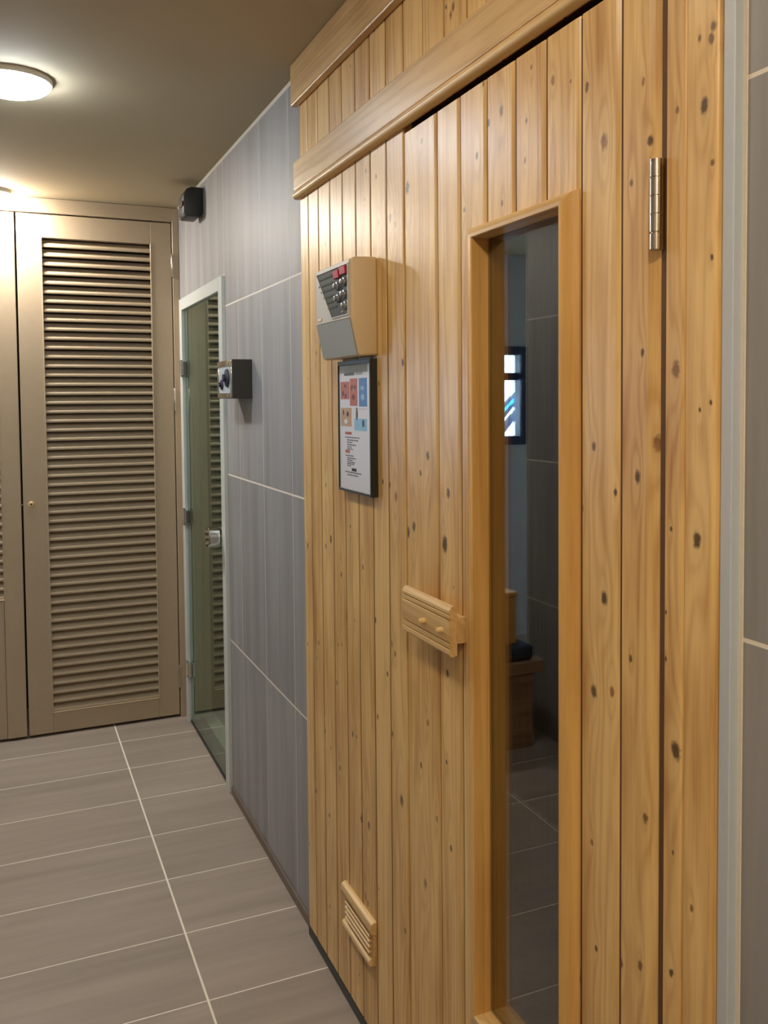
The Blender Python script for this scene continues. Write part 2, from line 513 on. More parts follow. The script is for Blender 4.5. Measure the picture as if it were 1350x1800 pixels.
for a in ((WX0 - 0.05, WX0, WZ0 - 0.05, WZ1 + 0.05), (WX1, WX1 + 0.05, WZ0 - 0.05, WZ1 + 0.05), (WX0, WX1, WZ0 - 0.05, WZ0), (WX0, WX1, WZ1, WZ1 + 0.05)):
    add_box(bm, a[0], a[1], YW - 0.02, YW + 0.06, a[2], a[3], 0.003)
obj('window_frame', bm, MAT['navy'], win)
obj('glazing_bar', box(WX0, WX1, YW, YW + 0.05, 1.540, 1.584, 0.003), MAT['navy'], win)
obj('pane', box(WX0, WX1, YW + 0.02, YW + 0.026, 1.584, WZ1), MAT['pane'], win)
obj('pane', box(WX0, WX1, YW + 0.02, YW + 0.026, WZ0, 1.540), MAT['pane'], win)

# ---- ceiling with a pale bead along the tiled wall
tag(obj('ceiling', box(-2.75, 0.10, -2.65, 4.85, CEIL, CEIL + 0.10), MAT['ceiling']), 'plain cream painted ceiling above the corridor', None, kind='structure')
tag(obj('trim_1', prism([(0.0, CEIL), (0.0, CEIL - 0.006), (-0.006, CEIL)], 'y', 2.262, YB - 0.02), MAT['bead']),
    'thin white bead between ceiling and tiled wall', None, kind='structure')

# ---- aluminium strips where the sauna meets the tile
tag(obj('trim_2', box(-0.011, 0.0, 2.2425, 2.2615, 0, CEIL - 0.1, 0.001), MAT['grey_alu']),
    'narrow grey strip between tiled wall and far edge of the sauna boards', None, kind='structure')
tag(obj('trim_3', box(-0.013, 0.0, 0.7395, 0.7565, 0, CEIL, 0.001), MAT['grey_alu']),
    'bluish grey metal corner strip beside the right edge of the sauna', None, kind='structure')

# ---- steam room behind the glass door (dark, tiled)
bm = bmesh.new()
add_box(bm, 1.30, 1.36, 3.10, 4.20, 0, CEIL)
add_box(bm, 0.10, 1.30, 3.10, 3.16, 0, CEIL)
add_box(bm, 0.10, 1.30, 4.14, 4.20, 0, CEIL)
add_box(bm, 0.12, 1.36, 3.10, 4.20, -0.06, 0)
add_box(bm, 0.10, 1.36, 3.10, 4.20, CEIL, CEIL + 0.05)
tag(obj('wall_steam_room', bm, MAT['wall_tile']), 'dark tiled steam room behind the glass door', None, kind='structure')

# ================================================================== SAUNA
KNOTS = [(1.569, 1.83, 0.0102), (1.442, 1.802, 0.0034), (1.295, 1.822, 0.0068), (1.216, 1.87, 0.0082), (1.13, 1.907, 0.0044), (1.144, 1.835, 0.0044), (1.074, 1.87, 0.0075), (1.339, 1.744, 0.0051), (1.504, 1.9, 0.0051), (1.256, 1.863, 0.0068), (1.712, 1.791, 0.0068), (1.654, 1.788, 0.0075), (1.627, 1.772, 0.0061), (1.375, 2.089, 0.0068), (1.385, 2.079, 0.0051), (0.957, 1.756, 0.0109), (0.88, 1.807, 0.0051), (0.868, 1.734, 0.0068), (0.902, 1.692, 0.0051), (0.767, 1.816, 0.0068), (0.777, 1.748, 0.0095), (0.764, 1.683, 0.0044), (0.764, 1.582, 0.0041), (0.994, 1.836, 0.0068), (0.785, 1.823, 0.0041), (0.764, 1.828, 0.0068), (0.82, 1.462, 0.0109), (0.856, 1.375, 0.0102), (0.888, 1.333, 0.0082), (0.932, 1.31, 0.0051), (0.88, 1.485, 0.0054), (0.942, 1.473, 0.0034), (0.978, 1.366, 0.0068), (1.004, 1.282, 0.0051), (0.955, 1.17, 0.0102), (0.9, 1.105, 0.0051), (0.781, 1.416, 0.0034), (0.764, 1.424, 0.0034), (0.784, 1.27, 0.0102), (0.883, 1.199, 0.0034), (0.835, 1.177, 0.0031), (0.835, 1.122, 0.0034), (0.977, 1.041, 0.0102), (0.938, 1.052, 0.0075), (0.817, 1.018, 0.0116), (0.871, 0.914, 0.0068), (0.933, 0.858, 0.0044), (0.971, 0.693, 0.0051), (0.88, 0.723, 0.0068), (0.918, 0.704, 0.0068), (1.013, 0.628, 0.0068), (0.823, 0.747, 0.0054), (0.789, 0.844, 0.0048), (0.862, 0.713, 0.0041), (1.411, 0.944, 0.0061), (1.457, 0.944, 0.0048), (1.662, 0.936, 0.0054), (1.646, 0.918, 0.0051), (1.687, 0.866, 0.0054), (1.577, 1.173, 0.0088), (1.55, 1.189, 0.0082), (1.419, 1.174, 0.0122), (2.031, 1.097, 0.0088), (2.068, 1.075, 0.0061), (1.897, 1.145, 0.0041), (1.465, 1.142, 0.0041), (2.213, 1.055, 0.0068), (1.821, 1.065, 0.0051), (1.487, 1.327, 0.0075), (1.519, 1.293, 0.0051), (1.404, 1.265, 0.0075), (1.636, 1.236, 0.0088), (1.667, 1.258, 0.0061), (1.703, 1.263, 0.0051), (1.619, 0.629, 0.0102), (1.843, 0.494, 0.0088), (1.8, 0.498, 0.0082), (2.066, 0.407, 0.0061), (1.458, 0.661, 0.0051), (1.564, 0.6, 0.0041), (1.401, 0.632, 0.0051), (1.824, 0.327, 0.0078), (1.811, 0.318, 0.0068), (1.663, 0.321, 0.0051), (1.51, 0.513, 0.0082), (1.642, 0.48, 0.0051), (1.606, 0.368, 0.0054), (1.725, 1.886, 0.0051), (1.781, 1.911, 0.0041), (1.597, 1.501, 0.0068), (1.561, 1.432, 0.0041), (2.124, 1.547, 0.0051), (2.032, 1.623, 0.0051), (1.96, 1.024, 0.0054), (2.134, 0.821, 0.0054), (2.0, 0.758, 0.0061), (1.895, 0.67, 0.0061), (1.743, 0.759, 0.0054), (1.926, 0.905, 0.0048), (1.663, 0.749, 0.0054), (1.494, 0.828, 0.0061), (1.526, 0.736, 0.0054), (1.417, 0.782, 0.0041), (2.089, 0.611, 0.0054), (2.167, 0.429, 0.0054), (1.983, 0.558, 0.0054), (1.75, 0.964, 0.0051), (0.981, 0.834, 0.0051), (0.827, 1.277, 0.0034), (0.959, 1.561, 0.0041), (0.99, 1.653, 0.0041), (0.89, 1.526, 0.0041)]
KSCALE = 0.58
FACE = -0.020

def give_knots(o, y0, y1, z0, z1, seed, minor=4):
    o['seed'] = float(seed)
    ks = [k for k in KNOTS if y0 - 0.002 <= k[0] <= y1 + 0.002 and z0 <= k[1] <= z1]
    ks.sort(key=lambda k: -k[2])
    ks = [(k[0], k[1], k[2] * KSCALE * (1.25 if k[0] > 1.35 else 1.0)) for k in ks[:NK]]
    rnd = random.Random(int(seed * 1e6))
    while len(ks) < NK and minor > 0 and z1 - z0 > 0.2:
        ks.append((rnd.uniform(y0 + 0.01, y1 - 0.01), rnd.uniform(z0, z1), rnd.uniform(0.0016, 0.0034)))
        minor -= 1
    for i in range(NK):
        o['k%d' % i] = [float(c) for c in (ks[i] if i < len(ks) else (9.0, 9.0, 0.0))]

def board_bm(y0, y1, z0, z1, cham=0.004, gap=0.0012, face=FACE, back=0.0, top_cham=0.0, r_cham=None, r_depth=None):
    """upright board: long edges chamfered; optional chamfer on its top end"""
    rc = cham if r_cham is None else r_cham
    rd = cham if r_depth is None else r_depth
    a, b = y0 + gap, y1 - gap
    prof = [(back, a), (face + rd, a), (face + rd * 0.42, a + rc * 0.5), (face, a + rc), (face, b - cham), (face + cham * 0.35, b - cham * 0.45), (face + cham, b), (back, b)]
    bm = bmesh.new()
    n = len(prof)
    lo = [bm.verts.new((p[0], p[1], z0)) for p in prof]
    hi = []
    for p in prof:
        dz = 0.0
        if top_cham > 0:
            dz = top_cham * max(0.0, min(1.0, (p[0] - back) / (face - back)))
        hi.append(bm.verts.new((p[0], p[1], z1 - dz)))
    bm.faces.new(lo); bm.faces.new(hi[::-1])
    for i in range(n):
        bm.faces.new((lo[i], lo[(i + 1) % n], hi[(i + 1) % n], hi[i]))
    return bm

cabin = empty('sauna_cabin', (0.0, 1.5, 0.0), 'pine board sauna front with header boards, built into the tiled wall', 'sauna')
left_seams = [2.242, 2.175, 2.096, 2.012, 1.927, 1.843, 1.757, 1.672, 1.586]
seeds = [0.35, 0.55, 0.30, 0.62, 0.45, 0.70, 0.25, 0.52]
for k in range(8):
    y1, y0 = left_seams[k], left_seams[k + 1]
    o = obj('board', board_bm(y0, y1, 0.038, CEIL - 0.004, cham=0.0012, gap=0.0030, r_cham=0.0030, r_depth=0.0011), MAT['pine_v'], cabin)
    give_knots(o, y0, y1, 0, CEIL, seeds[k])
    if k < 7: obj('shade_strip', box(FACE + 0.0012, 0.0, y0 - 0.0035, y0 + 0.0035, 0.038, CEIL - 0.004), MAT['shade_strip'], cabin)  # shallow dark strip paints the shade line of the groove
# boards above the door and above the jamb
ts = [1.586, 1.499, 1.413, 1.328, 1.243, 1.158, 1.073, 0.988, 0.903, 0.843]
for k in range(len(ts) - 1):
    o = obj('board', board_bm(ts[k + 1], ts[k], 1.958, CEIL - 0.004, cham=0.0012, gap=0.0022, r_cham=0.005, r_depth=0.0015), MAT['pine_v'], cabin)
    obj('shade_strip', box(FACE + 0.0017, 0.0, ts[k] - 0.003, ts[k] + 0.003, 1.958, CEIL - 0.004), MAT['shade_strip'], cabin)
    give_knots(o, ts[k + 1], ts[k], 1.958, CEIL, (0.13 + 0.37 * k) % 1.0, 1)
# right jamb: door post and edge board
o = obj('door_post', board_bm(0.8065, 0.8405, 0.0, CEIL - 0.004, cham=0.003, gap=0.0006), MAT['pine_v'], cabin)
give_knots(o, 0.8065, 0.8425, 0, CEIL, 0.66)
o = obj('board', board_bm(0.757, 0.8065, 0.0, CEIL - 0.004, cham=0.003, gap=0.0006), MAT['pine_v'], cabin)
give_knots(o, 0.757, 0.8065, 0, CEIL, 0.36)
# header boards
o = obj('header_board', box(-0.034, FACE, 0.757, 2.252, 1.964, 2.040, 0.0025, 2), MAT['pine_h'], cabin)
o['seed'] = 0.42
for i in range(NK): o['k%d' % i] = [9.0, 9.0, 0.0]
hk = [(1.66, 1.99, .005), (1.31, 2.02, .006), (2.19, 1.995, .005), (1.06, 2.0, .005), (1.92, 2.02, .004)]
for i, k in enumerate(hk): o['k%d' % i] = [float(c) for c in k]
pr = [(FACE, 1.945), (-0.030, 1.945), (-0.0345, 1.947), (-0.0375, 1.9515), (-0.0375, 1.9565), (-0.0350, 1.9610), (-0.0320, 1.9625), (-0.0320, 1.9640), (FACE, 1.9640)]
o = obj('header_moulding', prism(pr, 'y', 0.757, 2.250), MAT['pine_ch'], cabin, smooth=50); o['seed'] = 0.3
o = obj('top_board', box(-0.038, FACE, 0.757, 2.256, 2.180, CEIL - 0.001, 0.003, 2), MAT['pine_h'], cabin)
o['seed'] = 0.6
for i in range(NK): o['k%d' % i] = [9.0, 9.0, 0.0]
for i, k in enumerate([(2.12, 2.23, .006), (1.72, 2.25, .007)]): o['k%d' % i] = [float(c) for c in k]
# backing behind the boards, dark joint at the floor, door rebate, inner room
bm = bmesh.new()
add_box(bm, 0.0, 0.02, 1.592, 2.242, 0.03, CEIL)
add_box(bm, 0.0, 0.02, 0.757, 1.592, 1.958, CEIL)
add_box(bm, 0.0, 0.09, 0.745, 0.8425, 0.0, CEIL)
obj('backing_panel', bm, MAT['pine_dark'], cabin)
obj('floor_joint', box(-0.0165, 0.02, 1.586, 2.258, 0.0, 0.038, 0.002), MAT['sealant'], cabin)
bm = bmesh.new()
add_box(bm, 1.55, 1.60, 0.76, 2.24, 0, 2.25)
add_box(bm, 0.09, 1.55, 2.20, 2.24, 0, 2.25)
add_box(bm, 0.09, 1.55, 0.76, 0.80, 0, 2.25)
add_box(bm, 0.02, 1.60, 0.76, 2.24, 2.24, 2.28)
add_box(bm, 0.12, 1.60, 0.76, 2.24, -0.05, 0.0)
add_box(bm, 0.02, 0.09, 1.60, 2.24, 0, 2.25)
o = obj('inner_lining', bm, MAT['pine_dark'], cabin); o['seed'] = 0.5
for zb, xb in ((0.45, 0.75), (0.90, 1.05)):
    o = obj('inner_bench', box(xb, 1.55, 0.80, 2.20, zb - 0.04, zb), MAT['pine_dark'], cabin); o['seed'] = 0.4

# ---- sauna door
sdoor = empty('sauna_door', (0.0, 1.215, 0.0), 'knotty pine sauna door with a tall narrow dark window and wooden handle', 'door')
OY0, OY1, OZ0, OZ1 = 1.040, 1.289, 0.400, 1.689        # window opening
DTOP = 1.9420
def dboard(y0, y1, z0, z1, seed, ky=None, top=True, r_cham=None, **kw):
    o = obj('board', board_bm(y0, y1, z0, z1, cham=0.0014, gap=0.0026, top_cham=0.009 if top else 0.0, back=0.004, r_cham=r_cham or 0.0085, r_depth=0.006 if r_cham else 0.0020), MAT['pine_v'], sdoor)
    give_knots(o, y0, y1, z0, z1, seed, 1)
    return o
dboard(1.4415, 1.5835, 0.012, DTOP, 0.46)
dboard(1.3535, 1.4415, 0.012, DTOP, 0.38)
dboard(1.262, 1.3535, OZ1 + 0.006, DTOP, 0.50)
dboard(1.297, 1.3535, OZ0 - 0.006, OZ1 + 0.006, 0.50, top=False)
dboard(1.262, 1.3535, 0.012, OZ0 - 0.006, 0.50, top=False)
for y0, y1, s in ((1.175, 1.262, 0.42), (1.091, 1.175, 0.55), (1.007, 1.091, 0.35)):
    dboard(y0, y1, OZ1 + 0.006, DTOP, s)
    dboard(y0, y1, 0.012, OZ0 - 0.006, s, top=False)
dboard(1.0075, 1.034, OZ0 - 0.006, OZ1 + 0.006, 0.62, top=False)
dboard(0.9215, 1.007, 0.012, DTOP, 0.48)
dboard(0.8500, 0.9215, 0.012, DTOP, 0.40, r_cham=0.017)
for yy, za, zb in ((1.4415, 0.012, DTOP), (1.3535, 0.012, DTOP), (1.262, OZ1 + 0.006, DTOP), (1.175, OZ1 + 0.006, DTOP), (1.091, OZ1 + 0.006, DTOP),
                   (1.007, 0.012, DTOP), (0.9215, 0.012, DTOP)):
    obj('shade_strip', box(FACE + 0.0023, 0.003, yy - 0.0032, yy + 0.0032, za, zb - 0.012), MAT['shade_strip'], sdoor)
obj('gap_shade', box(FACE + 0.0040, 0.03, 0.8415, 0.8505, 0.012, DTOP), MAT['shade_strip'], sdoor)  # dark strip painting the shade in the gap beside the door
# door core with the window hole
bm = bmesh.new()
add_box(bm, 0.004, 0.034, OY1 + 0.004, 1.583, 0.012, DTOP - 0.004)
add_box(bm, 0.004, 0.034, 0.851, OY0 - 0.004, 0.012, DTOP - 0.004)
add_box(bm, 0.004, 0.034, OY0 - 0.004, OY1 + 0.004, OZ1 + 0.004, DTOP - 0.004)
add_box(bm, 0.004, 0.034, OY0 - 0.004, OY1 + 0.004, 0.012, OZ0 - 0.004)
o = obj('door_core', bm, MAT['pine_c'], sdoor); o['seed'] = 0.3
# casing round the window: four mitred mouldings, sloping outer face; deep liner behind it
def casing_piece(side):
    # profile (w across outwards from the opening, x)
    prof = [(0.0, 0.0), (0.0, -0.0335), (0.002, -0.0350), (0.010, -0.0350), (0.0245, -0.0290), (0.029, FACE), (0.029, 0.0)]
    cy, cz = (OY0 + OY1) / 2, (OZ0 + OZ1) / 2
    bm = bmesh.new()
    A, B = [], []
    for w, x in prof:
        if side == 'l': A.append((x, OY1 + w, OZ0 - w)); B.append((x, OY1 + w, OZ1 + w * 0.68))
        if side == 'r': A.append((x, OY0 - w, OZ0 - w)); B.append((x, OY0 - w, OZ1 + w * 0.68))
        if side == 't': A.append((x, OY0 - w, OZ1 + w * 0.68)); B.append((x, OY1 + w, OZ1 + w * 0.68))
        if side == 'b': A.append((x, OY0 - w, OZ0 - w)); B.append((x, OY1 + w, OZ0 - w))
    A = [bm.verts.new(p) for p in A]; B = [bm.verts.new(p) for p in B]
    n = len(A)
    bm.faces.new(A); bm.faces.new(B[::-1])
    for i in range(n):
        bm.faces.new((A[i], A[(i + 1) % n], B[(i + 1) % n], B[i]))
    return bm
for sd, mt, sv in (('l', 'pine_c', 0.40), ('r', 'pine_c', 0.52), ('t', 'pine_ch', 0.45), ('b', 'pine_ch', 0.35)):
    o = obj('window_casing', casing_piece(sd), MAT[mt], sdoor, smooth=25); o['seed'] = sv
bm = bmesh.new()
T = 0.0
add_box(bm, 0.0025, 0.0335, OY1 - T, OY1 + 0.004, OZ0, OZ1)
add_box(bm, 0.0025, 0.0335, OY0 - 0.004, OY0 + T, OZ0, OZ1)
add_box(bm, 0.0025, 0.0335, OY0, OY1, OZ1 - T, OZ1 + 0.004)
add_box(bm, 0.0025, 0.0335, OY0, OY1, OZ0 - 0.004, OZ0 + T)
o = obj('window_liner', bm, MAT['pine_c'], sdoor); o['seed'] = 0.75
pane = obj('glass_pane', box(-0.0035, 0.0025, OY0, OY1, OZ0, OZ1), MAT['door_glass'], sdoor)
pane['label'] = 'dark reflective glass'
bm = bmesh.new()                                        # faint etched mark in the top corner of the pane
for i, (a, b, c, d) in enumerate(((0.000, 0.0, 0.0015, 0.009), (0.005, 0.001, 0.0015, 0.008), (0.0025, 0.004, 0.003, 0.002), (0.010, 0.002, 0.0015, 0.007), (0.0145, 0.002, 0.0015, 0.007), (0.0115, 0.006, 0.003, 0.002))):
    add_box(bm, -0.0042, -0.0034, 1.064 - a - c, 1.064 - a, 1.6655 + b, 1.6655 + b + d)
obj('etched_mark', bm, MAT['etched'], pane)

# hinges (barrel of five knuckles) on the right edge of the door
def sauna_hinge(zc):
    h = obj('hinge', lathe([(0.0062, 0), (0.0068, 0.001), (0.0068, 0.0190)], (-0.0255, 0.8500, zc - 0.053), n=24), MAT['steel'], sdoor, smooth=30)
    for i in range(1, 5):
        z = zc - 0.053 + i * 0.0212
        obj('knuckle', lathe([(0.0046, -0.0024), (0.0046, 0.0), (0.0068, 0.0002), (0.0068, 0.0185), (0.0072, 0.0186), (0.0072, 0.0202)], (-0.0255, 0.8500, z), n=24), MAT['steel'], h, smooth=30)
    obj('hinge_leaf', box(-0.0255, -0.0120, 0.8440, 0.8455, zc - 0.053, zc + 0.053), MAT['steel'], h)
    return h
sauna_hinge(1.655)
sauna_hinge(0.30)

# wooden handle: grooved slab on a stand-off block with two pegs
HY0, HY1 = 1.3395, 1.5335
hz0, hz1 = 0.9945, 1.0815
prof = [(-0.0372, hz0 + 0.002), (-0.0372, hz1 - 0.009), (-0.0392, hz1 - 0.003), (-0.0430, hz1), (-0.0480, hz1 - 0.001), (-0.0525, hz1 - 0.008)]
zz = hz1 - 0.0125
for gz in (hz1 - 0.0145, hz1 - 0.0235):
    prof += [(-0.0525, gz + 0.0016), (-0.0490, gz), (-0.0525, gz - 0.0016)]
for gz in (hz0 + 0.0245, hz0 + 0.0145):
    prof += [(-0.0525, gz + 0.0016), (-0.0490, gz), (-0.0525, gz - 0.0016)]
prof += [(-0.0525, hz0 + 0.0055), (-0.0490, hz0 + 0.001), (-0.0450, hz0)]
hd = obj('handle', prism(prof, 'y', HY0, HY1), MAT['pine_ch'], sdoor); hd['seed'] = 0.40
hd['label'] = 'grooved wooden door handle'
o = obj('standoff', prism([(FACE, 1.017), (FACE, 1.0605), (-0.0365, 1.0605), (-0.0395, 1.052), (-0.0410, 1.039), (-0.0395, 1.026), (-0.0365, 1.017)], 'y', HY0 - 0.001, HY1 + 0.0), MAT['pine_ch'], hd); o['seed'] = 0.55
for yy in (1.4365, 1.3655):
    o = obj('peg', lathe([(0.0052, 0.008), (0.0052, -0.006), (0.0047, -0.0095), (0.0028, -0.0110)], (-0.0525, yy, 1.0365), axis='x', n=20), MAT['pine_ch'], hd, smooth=40); o['seed'] = 0.1

# ================================================================== LOUVRED CLOSET DOORS
def louvre_door(name, x0, x1, lx0, lx1, lz0, lz1, label, lock_x=None, hinge=True, solid_below=False):
    d = empty(name, ((x0 + x1) / 2, YB, 0.0), label, None, kind='structure')
    yf, yb = YB - 0.012, YB + 0.022
    zb, zt = 0.012, 2.217
    obj('stile', box(x0, lx0, yf, yb, zb, zt, 0.0015), MAT['champagne'], d)
    obj('stile', box(lx1, x1, yf, yb, zb, zt, 0.0015), MAT['champagne'], d)
    obj('rail', box(lx0, lx1, yf, yb, lz1, zt, 0.0015), MAT['champagne'], d)
    if solid_below:
        obj('lower_panel', box(lx0 + 0.001, lx1 - 0.001, yf + 0.004, yb, zb, lz0, 0.0015), MAT['champagne'], d)
    else:
        obj('rail', box(lx0, lx1, yf, yb, zb, lz0, 0.0015), MAT['champagne'], d)
    # bead round the louvre opening
    bm = bmesh.new()
    add_box(bm, lx0 - 0.004, lx0 + 0.001, yf - 0.0025, yf + 0.012, lz0, lz1, 0.001)
    add_box(bm, lx1 - 0.001, lx1 + 0.004, yf - 0.0025, yf + 0.012, lz0, lz1, 0.001)
    add_box(bm, lx0 - 0.004, lx1 + 0.004, yf - 0.0025, yf + 0.012, lz0 - 0.004, lz0 + 0.001, 0.001)
    obj('bead', bm, MAT['champagne_slat'], d)
    pitch = (2.120 - 0.100) / 52.0
    n = int(round((lz1 - lz0) / pitch))
    first = None
    for k in range(n):
        z0 = lz0 + k * pitch
        if first is None:
            y0 = yf + 0.003
            pts = [(y0 + 0.001, z0), (y0, z0 + 0.002), (y0, z0 + 0.0095), (y0 + 0.0012, z0 + 0.0125), (y0 + 0.0040, z0 + 0.0138),
                   (y0 + 0.030, z0 + 0.0345), (y0 + 0.030, z0 + 0.0260), (y0 + 0.0055, z0 + 0.0035)]
            first = obj('slat', prism(pts, 'x', lx0, lx1), MAT['champagne_slat'], d, smooth=35)
            base = first.location.copy()
        else:
            c = first.copy(); COL.objects.link(c); c.parent = d
            c.location = base + Vector((0, 0, k * pitch))
    if lock_x is not None:
        lk = obj('lock', lathe([(0.0125, 0.004), (0.0125, -0.002), (0.0105, -0.0032), (0.0065, -0.0032)], (lock_x, yf, 1.0), axis='y', n=24), MAT['brass'], d, smooth=40)
        obj('keyhole', lathe([(0.0040, 0.0), (0.0040, -0.0008)], (lock_x, yf - 0.0030, 1.0), axis='y', n=12), MAT['black_plastic'], lk)
    if hinge:
        for zc in (2.030, 1.435, 0.187):
            h = obj('hinge', lathe([(0.0045, -0.052), (0.0058, -0.050), (0.0058, 0.050), (0.0045, 0.052)], (x1 + 0.003, yf - 0.004, zc), n=14), MAT['steel'], d, smooth=40)
    return d
louvre_door('door_1', -0.664, -0.034, -0.567, -0.124, 0.100, 2.120,
            'beige louvred closet door beside the tiled wall, fully slatted', lock_x=-0.633)
louvre_door('door_2', -1.300, -0.672, -1.203, -0.747, 0.605, 2.120,
            'beige louvred closet door at the left edge, solid panel below its slats', hinge=False, solid_below=True)
fr = empty('trim_4', (-0.7, YB, 0.0), 'beige frame around the louvred closet doors', None, kind='structure')
obj('jamb', box(-0.030, -0.001, YB - 0.016, YB + 0.03, 0.0, CEIL - 0.001, 0.0015), MAT['champagne'], fr)
obj('jamb', box(-1.337, -1.304, YB - 0.016, YB + 0.03, 0.0, CEIL - 0.001, 0.0015), MAT['champagne'], fr)
obj('head', box(-1.304, -0.030, YB - 0.016, YB + 0.03, 2.222, CEIL - 0.001, 0.0015), MAT['champagne'], fr)
obj('catch', box(-0.6712, -0.6652, YB - 0.010, YB + 0.01, 0.997, 1.003), MAT['chrome'], fr)

# ================================================================== GLASS STEAM ROOM DOOR
gd = empty('door_3', (0.0, 3.62, 0.0), 'greenish glass steam room door in a white frame, mirroring the louvres', None, kind='structure')
GY0, GY1, GZ1 = 3.206, 4.055, 1.876
gx = -0.012
obj('frame_post', box(gx, 0.06, GY0, GY0 + 0.058, 0.0, GZ1, 0.0015), MAT['white_alu'], gd)
obj('frame_post', box(gx, 0.06, GY1 - 0.050, GY1, 0.0, GZ1, 0.0015), MAT['white_alu'], gd)
obj('frame_head', box(gx, 0.06, GY0 + 0.058, GY1 - 0.050, GZ1 - 0.050, GZ1, 0.0015), MAT['white_alu'], gd)
gp = obj('glass_leaf', box(0.000, 0.008, GY0 + 0.062, GY1 - 0.054, 0.012, GZ1 - 0.054), MAT['steam_glass'], gd)
gp['label'] = 'green tinted glass leaf'
obj('bottom_seal', box(-0.002, 0.0095, GY0 + 0.060, GY1 - 0.052, 0.001, 0.013), MAT['black_plastic'], gd)
obj('threshold', box(0.0, 0.06, GY0 + 0.058, GY1 - 0.05, 0.0, 0.006), MAT['sealant'], gd)
for zc in (1.572, 0.922, 0.245):
    h = obj('hinge', box(-0.016, 0.0, GY1 - 0.092, GY1 - 0.036, zc - 0.030, zc + 0.030, 0.003, 2), MAT['chrome'], gd)
    obj('hinge_pin', lathe([(0.006, -0.037), (0.006, 0.037)], (-0.016, GY1 - 0.052, zc), n=16), MAT['chrome'], h, smooth=40)
kn = obj('knob', lathe([(0.014, 0.0), (0.014, -0.012), (0.036, -0.014), (0.0405, -0.018), (0.0405, -0.054), (0.037, -0.058), (0.012, -0.0595)], (0.0, GY0 + 0.098, 0.928), axis='x', n=36), MAT['chrome'], gd, smooth=40)
obj('rosette', lathe([(0.020, 0.0), (0.020, -0.004)], (0.0, GY0 + 0.098, 0.928), axis='x', n=24), MAT['chrome'], kn, smooth=40)

# ================================================================== THINGS ON THE WALLS
# ---- ventilation grille low on the sauna front
vg = empty('vent_grille', (FACE, 1.855, 0.198), 'small wooden slatted air vent low on the sauna boards', 'vent')
vy0, vy1 = 1.764, 1.945
o = obj('back_plate', box(-0.0245, FACE, vy0, vy1 - 0.004, 0.203, 0.300, 0.001), MAT['pine_ch'], vg); o['seed'] = 0.6
pts = [(FACE, 0.275), (FACE, 0.3025), (-0.0265, 0.3025), (-0.0325, 0.298), (-0.0345, 0.289), (-0.0340, 0.280), (-0.0315, 0.2765)]
o = obj('top_rail', prism(pts, 'y', vy0 - 0.004, vy1 + 0.004), MAT['pine_ch'], vg, smooth=40); o['seed'] = 0.1
for k in range(4):
    z = 0.2625 - k * 0.0125
    pts = [(-0.0245, z + 0.0020), (-0.0245, z + 0.0065), (-0.0300, z + 0.0045), (-0.0322, z + 0.0020), (-0.0300, z - 0.0008)]
    o = obj('slat', prism(pts, 'y', vy0 + 0.014, vy1 - 0.016), MAT['pine_ch'], vg); o['seed'] = 0.2 + 0.1 * k
pts = [(FACE, 0.1985), (FACE, 0.214), (-0.0290, 0.2150), (-0.0330, 0.211), (-0.0335, 0.203), (-0.0300, 0.1985)]
o = obj('bottom_rail', prism(pts, 'y', vy0 + 0.010, vy1), MAT['pine_ch'], vg, smooth=40); o['seed'] = 0.15

# ---- sauna control unit
CY0, CY1 = 1.722, 1.945
cu = empty('sauna_control_unit', (FACE, 1.83, 1.518), 'beige and grey sauna control box with red and silver switches', 'control unit')
side = [(FACE, 1.5215), (FACE, 1.7235), (-0.070, 1.7215), (-0.0785, 1.7150), (-0.0785, 1.5960), (-0.0620, 1.5195)]
obj('housing', prism(side, 'y', CY0, CY1, 0.0055, 3), MAT['beige_plastic'], cu, smooth=60)
PY0, PY1 = CY0 + 0.005, CY1 - 0.005
fp = obj('front_panel', box(-0.0800, -0.0780, PY0, PY1, 1.5975, 1.7165, 0.0008), MAT['grey_plastic'], cu)
s0, s1 = Vector((-0.0790, 1.5965)), Vector((-0.0632, 1.5225))
nrm = Vector((-(s0.y - s1.y), (s0.x - s1.x))).normalized()
if nrm.x > 0: nrm = -nrm
q = [s0, s1, s1 + nrm * 0.0012, s0 + nrm * 0.0012]
obj('lower_cover', prism([(p.x, p.y) for p in q], 'y', PY0, PY1), MAT['cover_grey'], cu)
quad = [(1.9300, 1.7070), (1.7345, 1.7075), (1.7345, 1.6060), (1.8310, 1.6055)]
obj('smoked_plate', prism(quad, 'x', -0.0806, -0.0799), MAT['smoke_plate'], fp)
cq = (sum(p[0] for p in quad) / 4, sum(p[1] for p in quad) / 4)
bm = bmesh.new()
for a, b in zip(quad, quad[1:] + quad[:1]):
    k = 1.045
    a2 = (cq[0] + (a[0] - cq[0]) * k, cq[1] + (a[1] - cq[1]) * k); b2 = (cq[0] + (b[0] - cq[0]) * k, cq[1] + (b[1] - cq[1]) * k)
    add_prism(bm, [a, b, b2, a2], 'x', -0.0822, -0.0798)
obj('plate_rim', bm, MAT['grey_plastic'], fp)
for r, (z, ya, yb) in enumerate(((1.6945, 1.828, 1.922), (1.6800, 1.826, 1.916), (1.6665, 1.826, 1.902), (1.6525, 1.822, 1.886), (1.6400, 1.822, 1.870), (1.6270, 1.800, 1.858))):
    obj('scale_rib', box(-0.0815, -0.0805, ya, yb, z - 0.0022, z + 0.0022, 0.0003), MAT['smoke_rib'], fp)
